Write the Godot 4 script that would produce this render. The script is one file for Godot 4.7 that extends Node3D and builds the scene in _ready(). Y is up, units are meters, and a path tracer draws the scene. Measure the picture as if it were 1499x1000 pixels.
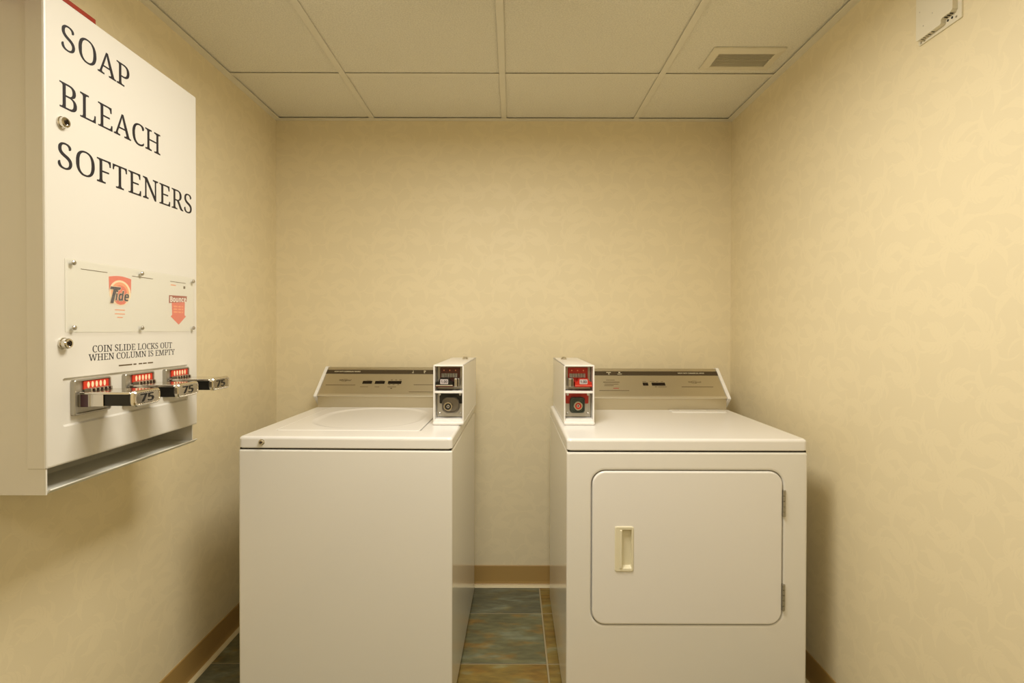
extends Node3D

# Metres; x to the right, y up, the back wall lies at z = -2.516, the lens at the origin's plumb line.
const EYE := 1.219
const FOCAL := 780.0
const WALL_LEFT := -1.113
const WALL_RIGHT := 1.032
const BACK := -2.516
const REAR := 1.6
const CEIL := 2.197

var M := {}
var rng := RandomNumberGenerator.new()


# ---------------------------------------------------------------- mesh builder
class Shape:
	var v := PackedVector3Array()
	var n := PackedVector3Array()
	var uv := PackedVector2Array()
	var xf := Transform3D()
	var unit := false          # uv 0..1 over the box instead of metres
	var lo := Vector3.ZERO
	var size := Vector3.ONE

	func put(p: Vector3, nn: Vector3, own: Vector3, own_n: Vector3) -> void:
		v.append(p); n.append(nn)
		var q := own
		if unit:
			q = (own - lo) / size
		var a := own_n.abs()
		if a.x > a.y and a.x > a.z:
			uv.append(Vector2(-q.z, -q.y))
		elif a.y > a.z:
			uv.append(Vector2(q.x, q.z))
		else:
			uv.append(Vector2(q.x, -q.y))

	# a, b, c in any order; turned so that the face looks along its normals
	func tri(a: Vector3, b: Vector3, c: Vector3, na: Vector3, nb: Vector3, nc: Vector3) -> void:
		var g := (b - a).cross(c - a)
		if g.length_squared() < 1e-18:
			return
		if g.dot(na + nb + nc) > 0.0:
			var t := b; b = c; c = t
			t = nb; nb = nc; nc = t
		var f := g.normalized()
		put(xf * a, (xf.basis * na).normalized(), a, f)
		put(xf * b, (xf.basis * nb).normalized(), b, f)
		put(xf * c, (xf.basis * nc).normalized(), c, f)

	func flat(a: Vector3, b: Vector3, c: Vector3) -> void:   # counter-clockwise seen from outside
		var f := (b - a).cross(c - a)
		if f.length_squared() < 1e-18:
			return
		f = f.normalized()
		tri(a, b, c, f, f, f)

	func quad(a: Vector3, b: Vector3, c: Vector3, d: Vector3) -> void:
		flat(a, b, c); flat(a, c, d)

	func box(x0: float, x1: float, y0: float, y1: float, z0: float, z1: float, r := 0.0, seg := 2) -> Shape:
		var c := Vector3(x0 + x1, y0 + y1, z0 + z1) / 2.0
		var h := Vector3(x1 - x0, y1 - y0, z1 - z0) / 2.0
		lo = c - h; size = h * 2.0
		r = minf(r, minf(h.x, minf(h.y, h.z)) * 0.98)
		var inner := h - Vector3(r, r, r)
		for axis in 3:
			var o1 := (axis + 1) % 3
			var o2 := (axis + 2) % 3
			for s in [-1.0, 1.0]:
				if r <= 0.0:
					var nn := Vector3.ZERO; nn[axis] = s
					var p: Array = []
					for k in [[-1, -1], [1, -1], [1, 1], [-1, 1]]:
						var q := Vector3.ZERO
						q[axis] = s * h[axis]; q[o1] = k[0] * h[o1]; q[o2] = k[1] * h[o2]
						p.append(c + q)
					tri(p[0], p[1], p[2], nn, nn, nn); tri(p[0], p[2], p[3], nn, nn, nn)
					continue
				var t1: Array = []
				var t2: Array = []
				for i in seg + 1:
					var w := tan(PI / 4.0 * (1.0 - float(i) / seg))
					t1.append(-inner[o1] - r * w); t2.append(-inner[o2] - r * w)
				for i in seg + 1:
					var w := tan(PI / 4.0 * (float(i) / seg))
					t1.append(inner[o1] + r * w); t2.append(inner[o2] + r * w)
				var pts: Array = []
				var nrm: Array = []
				for a in t1:
					for b in t2:
						var q := Vector3.ZERO
						q[axis] = s * h[axis]; q[o1] = a; q[o2] = b
						var cl := q.clamp(-inner, inner)
						var nn := (q - cl).normalized()
						pts.append(c + cl + nn * r); nrm.append(nn)
				var m := t2.size()
				for i in t1.size() - 1:
					for j in m - 1:
						var k := i * m + j
						tri(pts[k], pts[k + m], pts[k + m + 1], nrm[k], nrm[k + m], nrm[k + m + 1])
						tri(pts[k], pts[k + m + 1], pts[k + 1], nrm[k], nrm[k + m + 1], nrm[k + 1])
		return self

	# rings of equal length, counter-clockwise round the axis along which they rise
	func loft(rings: Array, start_cap := false, end_cap := true) -> Shape:
		for i in rings.size() - 1:
			var a: PackedVector3Array = rings[i]
			var b: PackedVector3Array = rings[i + 1]
			for j in a.size():
				var k := (j + 1) % a.size()
				quad(a[j], a[k], b[k], b[j])
		if end_cap:
			cap(rings[-1], false)
		if start_cap:
			cap(rings[0], true)
		return self

	func cap(ring: PackedVector3Array, back: bool) -> void:
		var m := Vector3.ZERO
		for p in ring:
			m += p
		m /= ring.size()
		for j in ring.size():
			var k := (j + 1) % ring.size()
			if back:
				flat(m, ring[k], ring[j])
			else:
				flat(m, ring[j], ring[k])

	# profile of (radius, z), outside seen when the profile runs towards +z; turned round z at c
	func lathe(c: Vector3, prof: Array, seg := 24) -> Shape:
		for i in prof.size() - 1:
			var p: Vector2 = prof[i]
			var q: Vector2 = prof[i + 1]
			var e := q - p
			if e.length() < 1e-9:
				continue
			for j in seg:
				var a := TAU * j / seg
				var b := TAU * (j + 1) / seg
				var da := Vector3(cos(a), sin(a), 0); var db := Vector3(cos(b), sin(b), 0)
				var na := (da * e.y + Vector3(0, 0, -e.x)).normalized()
				var nb := (db * e.y + Vector3(0, 0, -e.x)).normalized()
				var z0 := Vector3(0, 0, p.y); var z1 := Vector3(0, 0, q.y)
				tri(c + da * p.x + z0, c + db * p.x + z0, c + db * q.x + z1, na, nb, nb)
				tri(c + da * p.x + z0, c + db * q.x + z1, c + da * q.x + z1, na, nb, na)
		return self

	# polygon in the xy plane, from z0 to z1
	func prism(poly: PackedVector2Array, z0: float, z1: float) -> Shape:
		var area := 0.0
		for j in poly.size():
			var k := (j + 1) % poly.size()
			area += poly[j].x * poly[k].y - poly[k].x * poly[j].y
		if area < 0.0:
			poly = poly.duplicate(); poly.reverse()
		var t := Geometry2D.triangulate_polygon(poly)
		var up := Vector3(0, 0, 1)
		for i in range(0, t.size(), 3):
			var a := poly[t[i]]; var b := poly[t[i + 1]]; var c := poly[t[i + 2]]
			tri(Vector3(a.x, a.y, z1), Vector3(b.x, b.y, z1), Vector3(c.x, c.y, z1), up, up, up)
			tri(Vector3(a.x, a.y, z0), Vector3(b.x, b.y, z0), Vector3(c.x, c.y, z0), -up, -up, -up)
		for j in poly.size():
			var k := (j + 1) % poly.size()
			quad(Vector3(poly[j].x, poly[j].y, z0), Vector3(poly[k].x, poly[k].y, z0), Vector3(poly[k].x, poly[k].y, z1), Vector3(poly[j].x, poly[j].y, z1))
		return self

	# lettering stretched to fill x0..x1, y0..y1
	func text(font: Font, s: String, x0: float, x1: float, y0: float, y1: float, z0: float, thick: float, shear := 0.0, rise := 0.0) -> Shape:
		var t := TextMesh.new()
		t.font = font; t.font_size = 64; t.pixel_size = 0.01; t.depth = 0.1; t.text = s; t.curve_step = 1.0
		var arr := t.get_mesh_arrays()
		var vv: PackedVector3Array = arr[Mesh.ARRAY_VERTEX]
		var nn: PackedVector3Array = arr[Mesh.ARRAY_NORMAL]
		var idx: PackedInt32Array = arr[Mesh.ARRAY_INDEX] if arr[Mesh.ARRAY_INDEX] != null else PackedInt32Array(range(vv.size()))
		if vv.is_empty():
			return self
		var a := vv[0]; var b := vv[0]
		for p in vv:
			a = a.min(p); b = b.max(p)
		var k := Vector3((x1 - x0) / (b.x - a.x), (y1 - y0) / (b.y - a.y), thick / (b.z - a.z))
		var out := PackedVector3Array()
		for p in vv:
			var q := (p - a) * k
			out.append(Vector3(x0 + q.x + q.y * shear, y0 + q.y + q.x * rise, z0 + q.z))
		for i in range(0, idx.size(), 3):
			tri(out[idx[i]], out[idx[i + 1]], out[idx[i + 2]], nn[idx[i]], nn[idx[i + 1]], nn[idx[i + 2]])
		return self

	func add_to(mesh: ArrayMesh) -> void:
		var a := []
		a.resize(Mesh.ARRAY_MAX)
		a[Mesh.ARRAY_VERTEX] = v; a[Mesh.ARRAY_NORMAL] = n; a[Mesh.ARRAY_TEX_UV] = uv
		mesh.add_surface_from_arrays(Mesh.PRIMITIVE_TRIANGLES, a)


func rrect(x0: float, x1: float, y0: float, y1: float, r: float, seg := 6) -> PackedVector2Array:
	var out := PackedVector2Array()
	r = minf(r, minf(x1 - x0, y1 - y0) / 2.0)
	for k in 4:
		var c := Vector2(x1 - r if k in [0, 3] else x0 + r, y1 - r if k < 2 else y0 + r)
		for i in seg + 1:
			var a := PI / 2.0 * (k + float(i) / seg)
			out.append(c + Vector2(cos(a), sin(a)) * r)
	return out


func ring_xy(p: PackedVector2Array, z: float) -> PackedVector3Array:
	var out := PackedVector3Array()
	for q in p:
		out.append(Vector3(q.x, q.y, z))
	return out


func ring_up(p: PackedVector2Array, y: float) -> PackedVector3Array:   # p holds (x, -z)
	var out := PackedVector3Array()
	for q in p:
		out.append(Vector3(q.x, y, -q.y))
	return out


func ellipse(cx: float, cy: float, rx: float, ry: float, n := 28) -> PackedVector2Array:
	var out := PackedVector2Array()
	for i in n:
		var a := TAU * i / n
		out.append(Vector2(cx + cos(a) * rx, cy + sin(a) * ry))
	return out


func obj(called: String, s, mat: Material = null, parent: Node = null) -> MeshInstance3D:
	var mesh := ArrayMesh.new()
	var mats := []
	if s is Shape:
		s.add_to(mesh); mats.append(mat)
	else:
		for e in s:
			e[0].add_to(mesh); mats.append(e[1])
	var o := MeshInstance3D.new()
	o.name = called
	o.mesh = mesh
	for i in mats.size():
		mesh.surface_set_material(i, mats[i])
	name_it(o, called, parent if parent else self)
	return o


func name_it(o: Node, called: String, parent: Node) -> void:
	var n := called
	var k := 0
	while parent.has_node(NodePath(n)):
		k += 1
		n = "%s_%03d" % [called, k]
	o.name = n
	parent.add_child(o, true)


func thing(called: String, label: String, category: String, at: Vector3, turn := 0.0, group := "") -> Node3D:
	var o := Node3D.new()
	name_it(o, called, self)
	o.position = at; o.rotation.y = turn
	o.set_meta("label", label); o.set_meta("category", category)
	if group:
		o.set_meta("group", group)
	return o


func structure(o: Node, label: String) -> Node:
	o.set_meta("kind", "structure"); o.set_meta("label", label)
	return o


func mat(c: Color, rough := 0.5, metal := 0.0, spec := 0.5) -> StandardMaterial3D:
	var m := StandardMaterial3D.new()
	m.albedo_color = c; m.roughness = rough; m.metallic = metal; m.metallic_specular = spec
	return m


# ---------------------------------------------------------------- textures
# Acanthus leaves and scrolls of the damask wallpaper, as a height/gloss field that repeats
func damask(side: int) -> PackedFloat32Array:
	var f := PackedFloat32Array()
	f.resize(side * side)
	var r := RandomNumberGenerator.new()
	r.seed = 11
	var grid := 5
	for gy in grid:
		for gx in grid:
			var c := Vector2((gx + 0.5 * (gy % 2) + 0.3 + r.randf_range(-0.07, 0.07)) / grid, (gy + 0.4 + r.randf_range(-0.08, 0.08)) / grid) * side
			var flip := 1.0 if (gx + gy) % 2 == 0 else -1.0
			var ang := -PI / 2 + flip * (0.5 + r.randf_range(-0.5, 0.5)) + (PI if (gx + 2 * gy) % 3 == 0 else 0.0)
			scroll(f, side, c, ang + PI, side * 0.13, flip * 2.6)
			leaf(f, side, c, ang, side * r.randf_range(0.15, 0.19), flip * 1.2)
			leaf(f, side, c, ang + flip * 0.9, side * r.randf_range(0.10, 0.13), flip * 0.7)
			leaf(f, side, c, ang - flip * 2.6, side * r.randf_range(0.09, 0.12), -flip * 0.9)
			leaf(f, side, c, ang + flip * 2.0, side * r.randf_range(0.11, 0.14), -flip * 1.4)
			leaf(f, side, c, ang - flip * 1.5, side * r.randf_range(0.08, 0.1), flip * 1.6)
	return f


# an acanthus leaf: a curved spine with separate pointed lobes on both sides
func leaf(f: PackedFloat32Array, side: int, at: Vector2, ang: float, length: float, curl: float) -> void:
	var p := at
	var a := ang
	var steps := 7
	for i in steps:
		var t := float(i) / (steps - 1)
		var lobe := length * (0.14 + 0.3 * sin(PI * minf(1.0, 0.2 + t * 0.75)))
		for s in [-1.0, 1.0]:
			stroke(f, side, p, a + s * (0.9 - 0.45 * t), lobe, -s * 0.8 + curl * 0.25, length * 0.047)
		stroke(f, side, p, a, length / steps, 0.0, length * 0.022)
		a += curl / steps
		p += Vector2.from_angle(a) * length / steps
	stroke(f, side, p, a, length * 0.24, curl * 0.3, length * 0.047)


func scroll(f: PackedFloat32Array, side: int, at: Vector2, ang: float, length: float, curl: float) -> void:
	stroke(f, side, at, ang, length * 1.3, curl, length * 0.05)


func stroke(f: PackedFloat32Array, side: int, at: Vector2, ang: float, length: float, bend: float, width: float) -> void:
	var n := int(length / maxf(1.5, width * 0.35)) + 2
	var p := at
	var a := ang
	for i in n:
		var t := float(i) / (n - 1)
		var w := maxf(1.0, width * pow(maxf(0.0, sin(PI * (0.2 + 0.78 * t))), 0.8))
		var x0 := int(floor(p.x - w)); var x1 := int(ceil(p.x + w))
		var y0 := int(floor(p.y - w)); var y1 := int(ceil(p.y + w))
		for y in range(y0, y1 + 1):
			for x in range(x0, x1 + 1):
				var d := Vector2(x, y).distance_to(p) / w
				if d < 1.0:
					var k := posmod(y, side) * side + posmod(x, side)
					var val := 0.75 + 0.25 * sqrt(1.0 - d)
					# the newest stroke lies over older ones, its rim darker
					f[k] = lerpf(f[k], val, smoothstep(0.0, 0.35, 1.0 - d))
		a += bend / n
		p += Vector2.from_angle(a) * length / n


func grey(f: PackedFloat32Array, side: int, lo: float, hi: float) -> ImageTexture:
	var b := PackedByteArray()
	b.resize(f.size())
	for i in f.size():
		b[i] = int(clampf(lerpf(lo, hi, f[i]), 0.0, 1.0) * 255.0)
	return ImageTexture.create_from_image(Image.create_from_data(side, side, false, Image.FORMAT_L8, b))


func slate(seed_: int, base: Color, rust: Color, share: float) -> Array:
	var side := 192
	var patch := FastNoiseLite.new(); patch.seed = seed_; patch.frequency = 0.011; patch.fractal_octaves = 4
	var fine := FastNoiseLite.new(); fine.seed = seed_ + 7; fine.frequency = 0.06; fine.fractal_octaves = 3
	var im := Image.create(side, side, false, Image.FORMAT_RGB8)
	var h := PackedFloat32Array(); h.resize(side * side)
	for y in side:
		for x in side:
			var p := patch.get_noise_2d(x * 0.9, y * 1.8) * 0.5 + 0.5
			var q := fine.get_noise_2d(x * 0.4, y * 1.2)
			var s := patch.get_noise_2d(x * 0.6 + 500.0, y * 1.6 + 300.0)
			var c := base.lerp(rust, 0.75 * smoothstep(1.0 - share - 0.2, 1.0 - share + 0.2, p))
			c = c.lerp(Color(0.40, 0.43, 0.38), smoothstep(0.1, 0.5, s) * 0.5)
			var k := 1.2 + 0.16 * q + 0.2 * s
			im.set_pixel(x, y, Color(c.r * k, c.g * k, c.b * k))
			h[y * side + x] = clampf(0.5 + 0.35 * s + 0.3 * q, 0.0, 1.0)
	return [ImageTexture.create_from_image(im), grey(h, side, 0.0, 1.0)]


func materials() -> void:
	var side := 1024
	var f := damask(side)
	var paper := mat(Color(0.93, 0.874, 0.73), 1.0)
	paper.albedo_texture = grey(f, side, 0.984, 1.0)
	paper.roughness_texture = grey(f, side, 0.62, 0.52)
	paper.roughness_texture_channel = BaseMaterial3D.TEXTURE_CHANNEL_GREEN
	paper.heightmap_enabled = true
	paper.heightmap_texture = grey(f, side, 0.3, 1.0)
	paper.heightmap_scale = 0.004
	paper.uv1_scale = Vector3(1 / 0.56, 1 / 0.56, 1)
	M.paper = paper
	M.plaster = mat(Color(0.75, 0.73, 0.68), 0.9)

	var nt := FastNoiseLite.new(); nt.seed = 5; nt.frequency = 0.09; nt.fractal_octaves = 4
	var side2 := 512
	var g := PackedFloat32Array(); g.resize(side2 * side2)
	var r := RandomNumberGenerator.new(); r.seed = 3
	for y in side2:
		for x in side2:
			g[y * side2 + x] = clampf(0.62 + 0.5 * nt.get_noise_2d(x * 2.0, y * 2.0) + r.randf_range(-0.16, 0.16), 0.0, 1.0)
	for k in 1600:   # pinholes and short fissures
		var px := r.randi_range(2, side2 - 4); var py := r.randi_range(2, side2 - 4)
		for i in r.randi_range(1, 4):
			g[(py + (i >> 1)) * side2 + px + (i & 1)] *= 0.35
	var tile := mat(Color(0.96, 0.94, 0.87), 0.95, 0.0, 0.3)
	tile.albedo_texture = grey(g, side2, 0.88, 1.0)
	tile.heightmap_enabled = true; tile.heightmap_texture = grey(g, side2, 0.0, 1.0); tile.heightmap_scale = 0.12
	tile.uv1_scale = Vector3(1 / 0.6, 1 / 0.6, 1)
	M.ceiling_tile = tile
	M.grid = mat(Color(0.91, 0.89, 0.82), 0.45)

	M.slate = []
	var tones := [
		[Color(0.36, 0.35, 0.25), Color(0.46, 0.37, 0.18), 0.30],
		[Color(0.36, 0.355, 0.255), Color(0.49, 0.36, 0.16), 0.36],
		[Color(0.45, 0.40, 0.24), Color(0.47, 0.36, 0.15), 0.45],
		[Color(0.33, 0.33, 0.26), Color(0.42, 0.37, 0.21), 0.28],
		[Color(0.45, 0.38, 0.19), Color(0.44, 0.33, 0.14), 0.45]]
	for i in tones.size():
		var t = slate(40 + 13 * i, tones[i][0], tones[i][1], tones[i][2])
		var m := mat(Color(1, 1, 1), 0.42)
		m.albedo_texture = t[0]
		m.heightmap_enabled = true; m.heightmap_texture = t[1]; m.heightmap_scale = 0.12
		M.slate.append(m)
	M.grout = mat(Color(0.66, 0.60, 0.46), 0.9)
	M.cove = mat(Color(0.69, 0.56, 0.33), 0.4)
	M.pale_bead = mat(Color(0.88, 0.82, 0.66), 0.5)
	M.vault = mat(Color(0.50, 0.48, 0.45), 0.3, 1.0)
	M.vault_dark = mat(Color(0.30, 0.33, 0.30), 0.3, 0.8)

	M.enamel = mat(Color(0.925, 0.91, 0.885), 0.22)
	M.enamel_side = mat(Color(0.91, 0.895, 0.86), 0.12)
	M.powder = mat(Color(0.85, 0.83, 0.785), 0.34)
	M.inside = mat(Color(0.86, 0.85, 0.80), 0.5)
	M.dark_gap = mat(Color(0.16, 0.14, 0.11), 0.8)
	M.almond = mat(Color(0.90, 0.87, 0.76), 0.35)
	M.chrome = mat(Color(0.86, 0.84, 0.80), 0.12, 1.0)
	M.steel = mat(Color(0.74, 0.72, 0.68), 0.3, 1.0)
	M.dark_steel = mat(Color(0.33, 0.30, 0.28), 0.3, 1.0)
	M.zinc = mat(Color(0.70, 0.68, 0.63), 0.42, 0.85)
	var al := mat(Color(0.78, 0.74, 0.64), 0.38, 0.85)
	al.anisotropy_enabled = true; al.anisotropy = 0.5
	M.aluminium = al
	M.trim_metal = mat(Color(0.84, 0.81, 0.73), 0.4, 0.8)
	M.strip = mat(Color(0.25, 0.20, 0.12), 0.5)
	M.display = mat(Color(0.075, 0.035, 0.025), 0.15)
	M.ink = mat(Color(0.11, 0.09, 0.11), 0.5)
	M.print_brown = mat(Color(0.36, 0.29, 0.17), 0.6)
	M.print_pale = mat(Color(0.80, 0.76, 0.64), 0.6)
	M.print_red = mat(Color(0.66, 0.33, 0.26), 0.6)
	M.maroon_print = mat(Color(0.60, 0.26, 0.20), 0.6)
	M.red = mat(Color(0.72, 0.16, 0.10), 0.3)
	M.label_red = mat(Color(0.80, 0.20, 0.10), 0.4)
	M.maroon = mat(Color(0.36, 0.17, 0.12), 0.35)
	M.sign_red = mat(Color(0.55, 0.14, 0.04), 0.4)
	M.black = mat(Color(0.07, 0.065, 0.06), 0.3)
	M.violet = mat(Color(0.33, 0.23, 0.25), 0.35)
	M.white = mat(Color(0.93, 0.91, 0.86), 0.4)
	M.tag = mat(Color(0.74, 0.70, 0.69), 0.4)
	M.plastic = mat(Color(0.90, 0.87, 0.78), 0.4)
	M.sticker_red = mat(Color(0.86, 0.42, 0.34), 0.55)
	M.sticker_orange = mat(Color(0.92, 0.60, 0.42), 0.55)
	M.sticker_pale = mat(Color(0.95, 0.85, 0.70), 0.55)
	M.sticker_navy = mat(Color(0.17, 0.17, 0.24), 0.5)
	M.insert = mat(Color(0.865, 0.85, 0.795), 0.5)
	var pane := mat(Color(0.96, 0.97, 0.94, 0.02), 0.04)
	pane.transparency = BaseMaterial3D.TRANSPARENCY_ALPHA
	M.pane = pane
	var glow := mat(Color(0.95, 0.93, 0.88), 0.5)
	glow.emission_enabled = true; glow.emission = Color(1.0, 0.97, 0.92); glow.emission_energy_multiplier = 5.0
	M.diffuser = glow


# ---------------------------------------------------------------- the scene
func _ready() -> void:
	rng.seed = 21
	var cam := Camera3D.new()
	cam.name = "camera"
	add_child(cam)
	var pitch := 0.0096
	cam.position = Vector3(0, EYE, 0)
	cam.rotation = Vector3(-pitch, 0, 0.0022)
	cam.near = 0.05; cam.far = 30.0
	cam.projection = Camera3D.PROJECTION_FRUSTUM
	cam.size = 2.0 * cam.near * 500.0 / FOCAL
	cam.frustum_offset = Vector2(0, -cam.near * (500.0 - 481.0 - FOCAL * tan(pitch)) / FOCAL)
	cam.current = true

	var env := Environment.new()
	env.background_mode = Environment.BG_COLOR
	env.background_color = Color(0, 0, 0)
	env.tonemap_mode = Environment.TONE_MAPPER_LINEAR
	env.tonemap_exposure = 0.94
	env.sdfgi_enabled = true; env.ssao_enabled = true; env.ssil_enabled = true
	var we := WorldEnvironment.new()
	we.name = "world_environment"; we.environment = env
	add_child(we)

	materials()
	# two fluorescent fittings under the ceiling grid, over the lens and behind it
	ceiling_light(-0.04, -1.1445, "wraparound fluorescent ceiling light nearest the washing machine and dryer", 2.0)
	ceiling_light(-0.04, 0.7005, "wraparound fluorescent ceiling light farthest from the washing machine and dryer", 1.1)

	room()
	washer()
	dryer()
	dispenser()
	vent()
	wall_device()


func ceiling_light(x: float, z: float, label: String, energy: float) -> void:
	var t := thing("ceiling_light", label, "ceiling light", Vector3(x, CEIL, z), 0.0, "ceiling light fittings")
	var hw := 0.25; var hl := 0.3
	# white pan against the ceiling grid, end caps, and a wraparound lens
	obj("pan", Shape.new().box(-hw, hw, -0.022, -0.0012, -hl, hl, 0.004, 1), M.grid, t)
	for k in [-1, 1]:
		obj("end_cap", Shape.new().box(-hw, hw, -0.075, -0.02, k * hl - 0.004, k * hl + 0.004, 0.003, 1), M.grid, t)
	var lens := Shape.new()
	lens.prism(PackedVector2Array([Vector2(-hw + 0.003, -0.022), Vector2(-hw + 0.003, -0.045), Vector2(-hw + 0.03, -0.068), Vector2(-hw + 0.07, -0.072), Vector2(hw - 0.07, -0.072), Vector2(hw - 0.03, -0.068), Vector2(hw - 0.003, -0.045), Vector2(hw - 0.003, -0.022)]), -hl + 0.004, hl - 0.004)
	obj("diffuser", lens, M.diffuser, t)
	var l := AreaLight3D.new()
	l.name = "lamp"
	l.area_size = Vector2(2 * hw - 0.04, 2 * hl - 0.04)
	l.light_color = Color(1.0, 0.985, 0.95)
	l.light_energy = energy
	l.area_range = 8.0
	l.shadow_enabled = true
	t.add_child(l)
	l.position = Vector3(0, -0.076, 0)
	l.rotation.x = -PI / 2


# ---------------------------------------------------------------- room
func room() -> void:
	var th := 0.1
	var top := 2.42
	structure(obj("wall_back", Shape.new().box(WALL_LEFT - th, WALL_RIGHT + th, -0.1, top, BACK - th, BACK), M.paper), "back wall in pale gold damask wallpaper behind the machines")
	structure(obj("wall_left", Shape.new().box(WALL_LEFT - th, WALL_LEFT, -0.1, top, BACK, REAR), M.paper), "left wall in gold damask wallpaper, carrying the soap dispenser")
	structure(obj("wall_right", Shape.new().box(WALL_RIGHT, WALL_RIGHT + th, -0.1, top, BACK, REAR), M.paper), "right wall in gold damask wallpaper beside the dryer")
	structure(obj("wall_rear", Shape.new().box(WALL_LEFT - th, WALL_RIGHT + th, -0.1, top, REAR, REAR + th), M.paper), "wall in gold damask wallpaper facing the machines")

	# floor: slate-look tiles, each a piece, on a bed of grout
	var fl := Node3D.new(); name_it(fl, "floor", self); structure(fl, "floor of mottled green and rust slate tiles with pale grout")
	obj("grout_bed", Shape.new().box(WALL_LEFT, WALL_RIGHT, -0.1, -0.0025, BACK, REAR), M.grout, fl)
	var step := 0.343
	var z := BACK + 0.247 - step
	var order := 0
	while z < REAR:
		var x := 0.131 - step * 4.0
		while x < WALL_RIGHT:
			var x0 := maxf(x, WALL_LEFT) + 0.003; var x1 := minf(x + step, WALL_RIGHT) - 0.003
			var z0 := maxf(z, BACK) + 0.003; var z1 := minf(z + step, REAR) - 0.003
			if x1 - x0 > 0.01 and z1 - z0 > 0.01:
				var s := Shape.new(); s.unit = true
				s.box(x0, x1, -0.012, 0.0, z0, z1, 0.002, 1)
				var col := int(round((x - 0.131) / step)); var row := int(round((z - BACK) / step))
				var pick := rng.randi() % 5
				if row < 4:
					pick = [3, 1, 4, 0][maxi(row, 0)] if col == -1 else (4 if col == 0 else [3, 0][posmod(row, 2)])
				obj("floor_tile", s, M.slate[pick], fl)
			order += 1
			x += step
		z += step

	# vinyl cove base round the room
	var prof := PackedVector2Array([Vector2(0, 0), Vector2(0.017, 0), Vector2(0.017, 0.0025), Vector2(0.011, 0.006), Vector2(0.0065, 0.012), Vector2(0.0045, 0.022), Vector2(0.0035, 0.094), Vector2(0.002, 0.097), Vector2(0, 0.097)])
	var runs := [
		["baseboard_back", Vector3(WALL_LEFT, 0, BACK), 0.0, WALL_RIGHT - WALL_LEFT, "tan vinyl cove base along the back wall"],
		["baseboard_left", Vector3(WALL_LEFT, 0, REAR), PI / 2, REAR - BACK, "tan vinyl cove base along the left wall"],
		["baseboard_right", Vector3(WALL_RIGHT, 0, BACK), -PI / 2, REAR - BACK, "tan vinyl cove base along the right wall"]]
	for e in runs:
		var s := Shape.new()
		# profile (out, up) swept along +x: (p, y) -> z = p
		s.xf = Transform3D(Basis.from_euler(Vector3(0, e[2], 0)), e[1]) * Transform3D(Basis(Vector3(0, 0, 1), Vector3(0, 1, 0), Vector3(-1, 0, 0)), Vector3.ZERO)
		s.prism(prof, -float(e[3]), 0.0)
		var bead := Shape.new(); bead.xf = s.xf  # paler strip along the toe of the cove base
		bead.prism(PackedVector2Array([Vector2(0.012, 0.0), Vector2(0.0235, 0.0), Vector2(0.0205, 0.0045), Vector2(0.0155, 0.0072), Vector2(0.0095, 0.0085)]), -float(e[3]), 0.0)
		structure(obj(e[0], [[s, M.cove], [bead, M.pale_bead]]), e[4])

	# suspended ceiling
	var cl := Node3D.new(); name_it(cl, "ceiling", self); structure(cl, "suspended ceiling of square mineral fibre tiles in a pale metal grid")
	obj("slab", Shape.new().box(WALL_LEFT - th, WALL_RIGHT + th, top, top + 0.08, BACK - th, REAR + th), M.plaster, cl)
	var gx := [WALL_LEFT, -0.655, -0.04, 0.575, WALL_RIGHT]
	var gz := [BACK, -2.067, -1.452, -0.837, -0.222, 0.393, 1.008, REAR]
	for i in gx.size() - 1:
		for j in gz.size() - 1:
			var s := Shape.new()
			s.box(gx[i] + 0.003, gx[i + 1] - 0.003, CEIL + 0.0035 + rng.randf() * 0.001, CEIL + 0.018, gz[j] + 0.003, gz[j + 1] - 0.003)
			obj("ceiling_tile", s, M.ceiling_tile, cl)
	for i in [1, 2, 3]:
		var s := Shape.new()
		for e in [[BACK, REAR]]:
			s.box(gx[i] - 0.012, gx[i] + 0.012, CEIL - 0.001, CEIL + 0.0015, e[0], e[1], 0.0008, 1)
			s.box(gx[i] - 0.001, gx[i] + 0.001, CEIL + 0.0015, CEIL + 0.035, e[0], e[1])
		obj("main_tee", s, M.grid, cl)
	for j in range(1, gz.size() - 1):
		for i in gx.size() - 1:
			var s := Shape.new()
			s.box(gx[i] + (0.0125 if i else 0.0), gx[i + 1] - (0.0125 if i < 3 else 0.0), CEIL - 0.0005, CEIL + 0.0015, gz[j] - 0.012, gz[j] + 0.012, 0.0008, 1)
			s.box(gx[i] + 0.0125, gx[i + 1] - 0.0125, CEIL + 0.0015, CEIL + 0.03, gz[j] - 0.001, gz[j] + 0.001)
			obj("cross_tee", s, M.grid, cl)
	# wall angle under the tile edges
	var w := 0.03
	structure(obj("trim_1", Shape.new().box(WALL_LEFT, WALL_RIGHT, CEIL - 0.0025, CEIL - 0.001, BACK, BACK + w).box(WALL_LEFT, WALL_RIGHT, CEIL - 0.001, CEIL + 0.02, BACK, BACK + 0.0015), M.grid), "pale metal wall angle where the ceiling meets the back wall")
	structure(obj("trim_2", Shape.new().box(WALL_LEFT, WALL_LEFT + w, CEIL - 0.0025, CEIL - 0.001, BACK + w, REAR).box(WALL_LEFT, WALL_LEFT + 0.0015, CEIL - 0.001, CEIL + 0.02, BACK + w, REAR), M.grid), "pale metal wall angle where the ceiling meets the left wall")
	structure(obj("trim_3", Shape.new().box(WALL_RIGHT - w, WALL_RIGHT, CEIL - 0.0025, CEIL - 0.001, BACK + w, REAR).box(WALL_RIGHT - 0.0015, WALL_RIGHT, CEIL - 0.001, CEIL + 0.02, BACK + w, REAR), M.grid), "pale metal wall angle where the ceiling meets the right wall")


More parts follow.
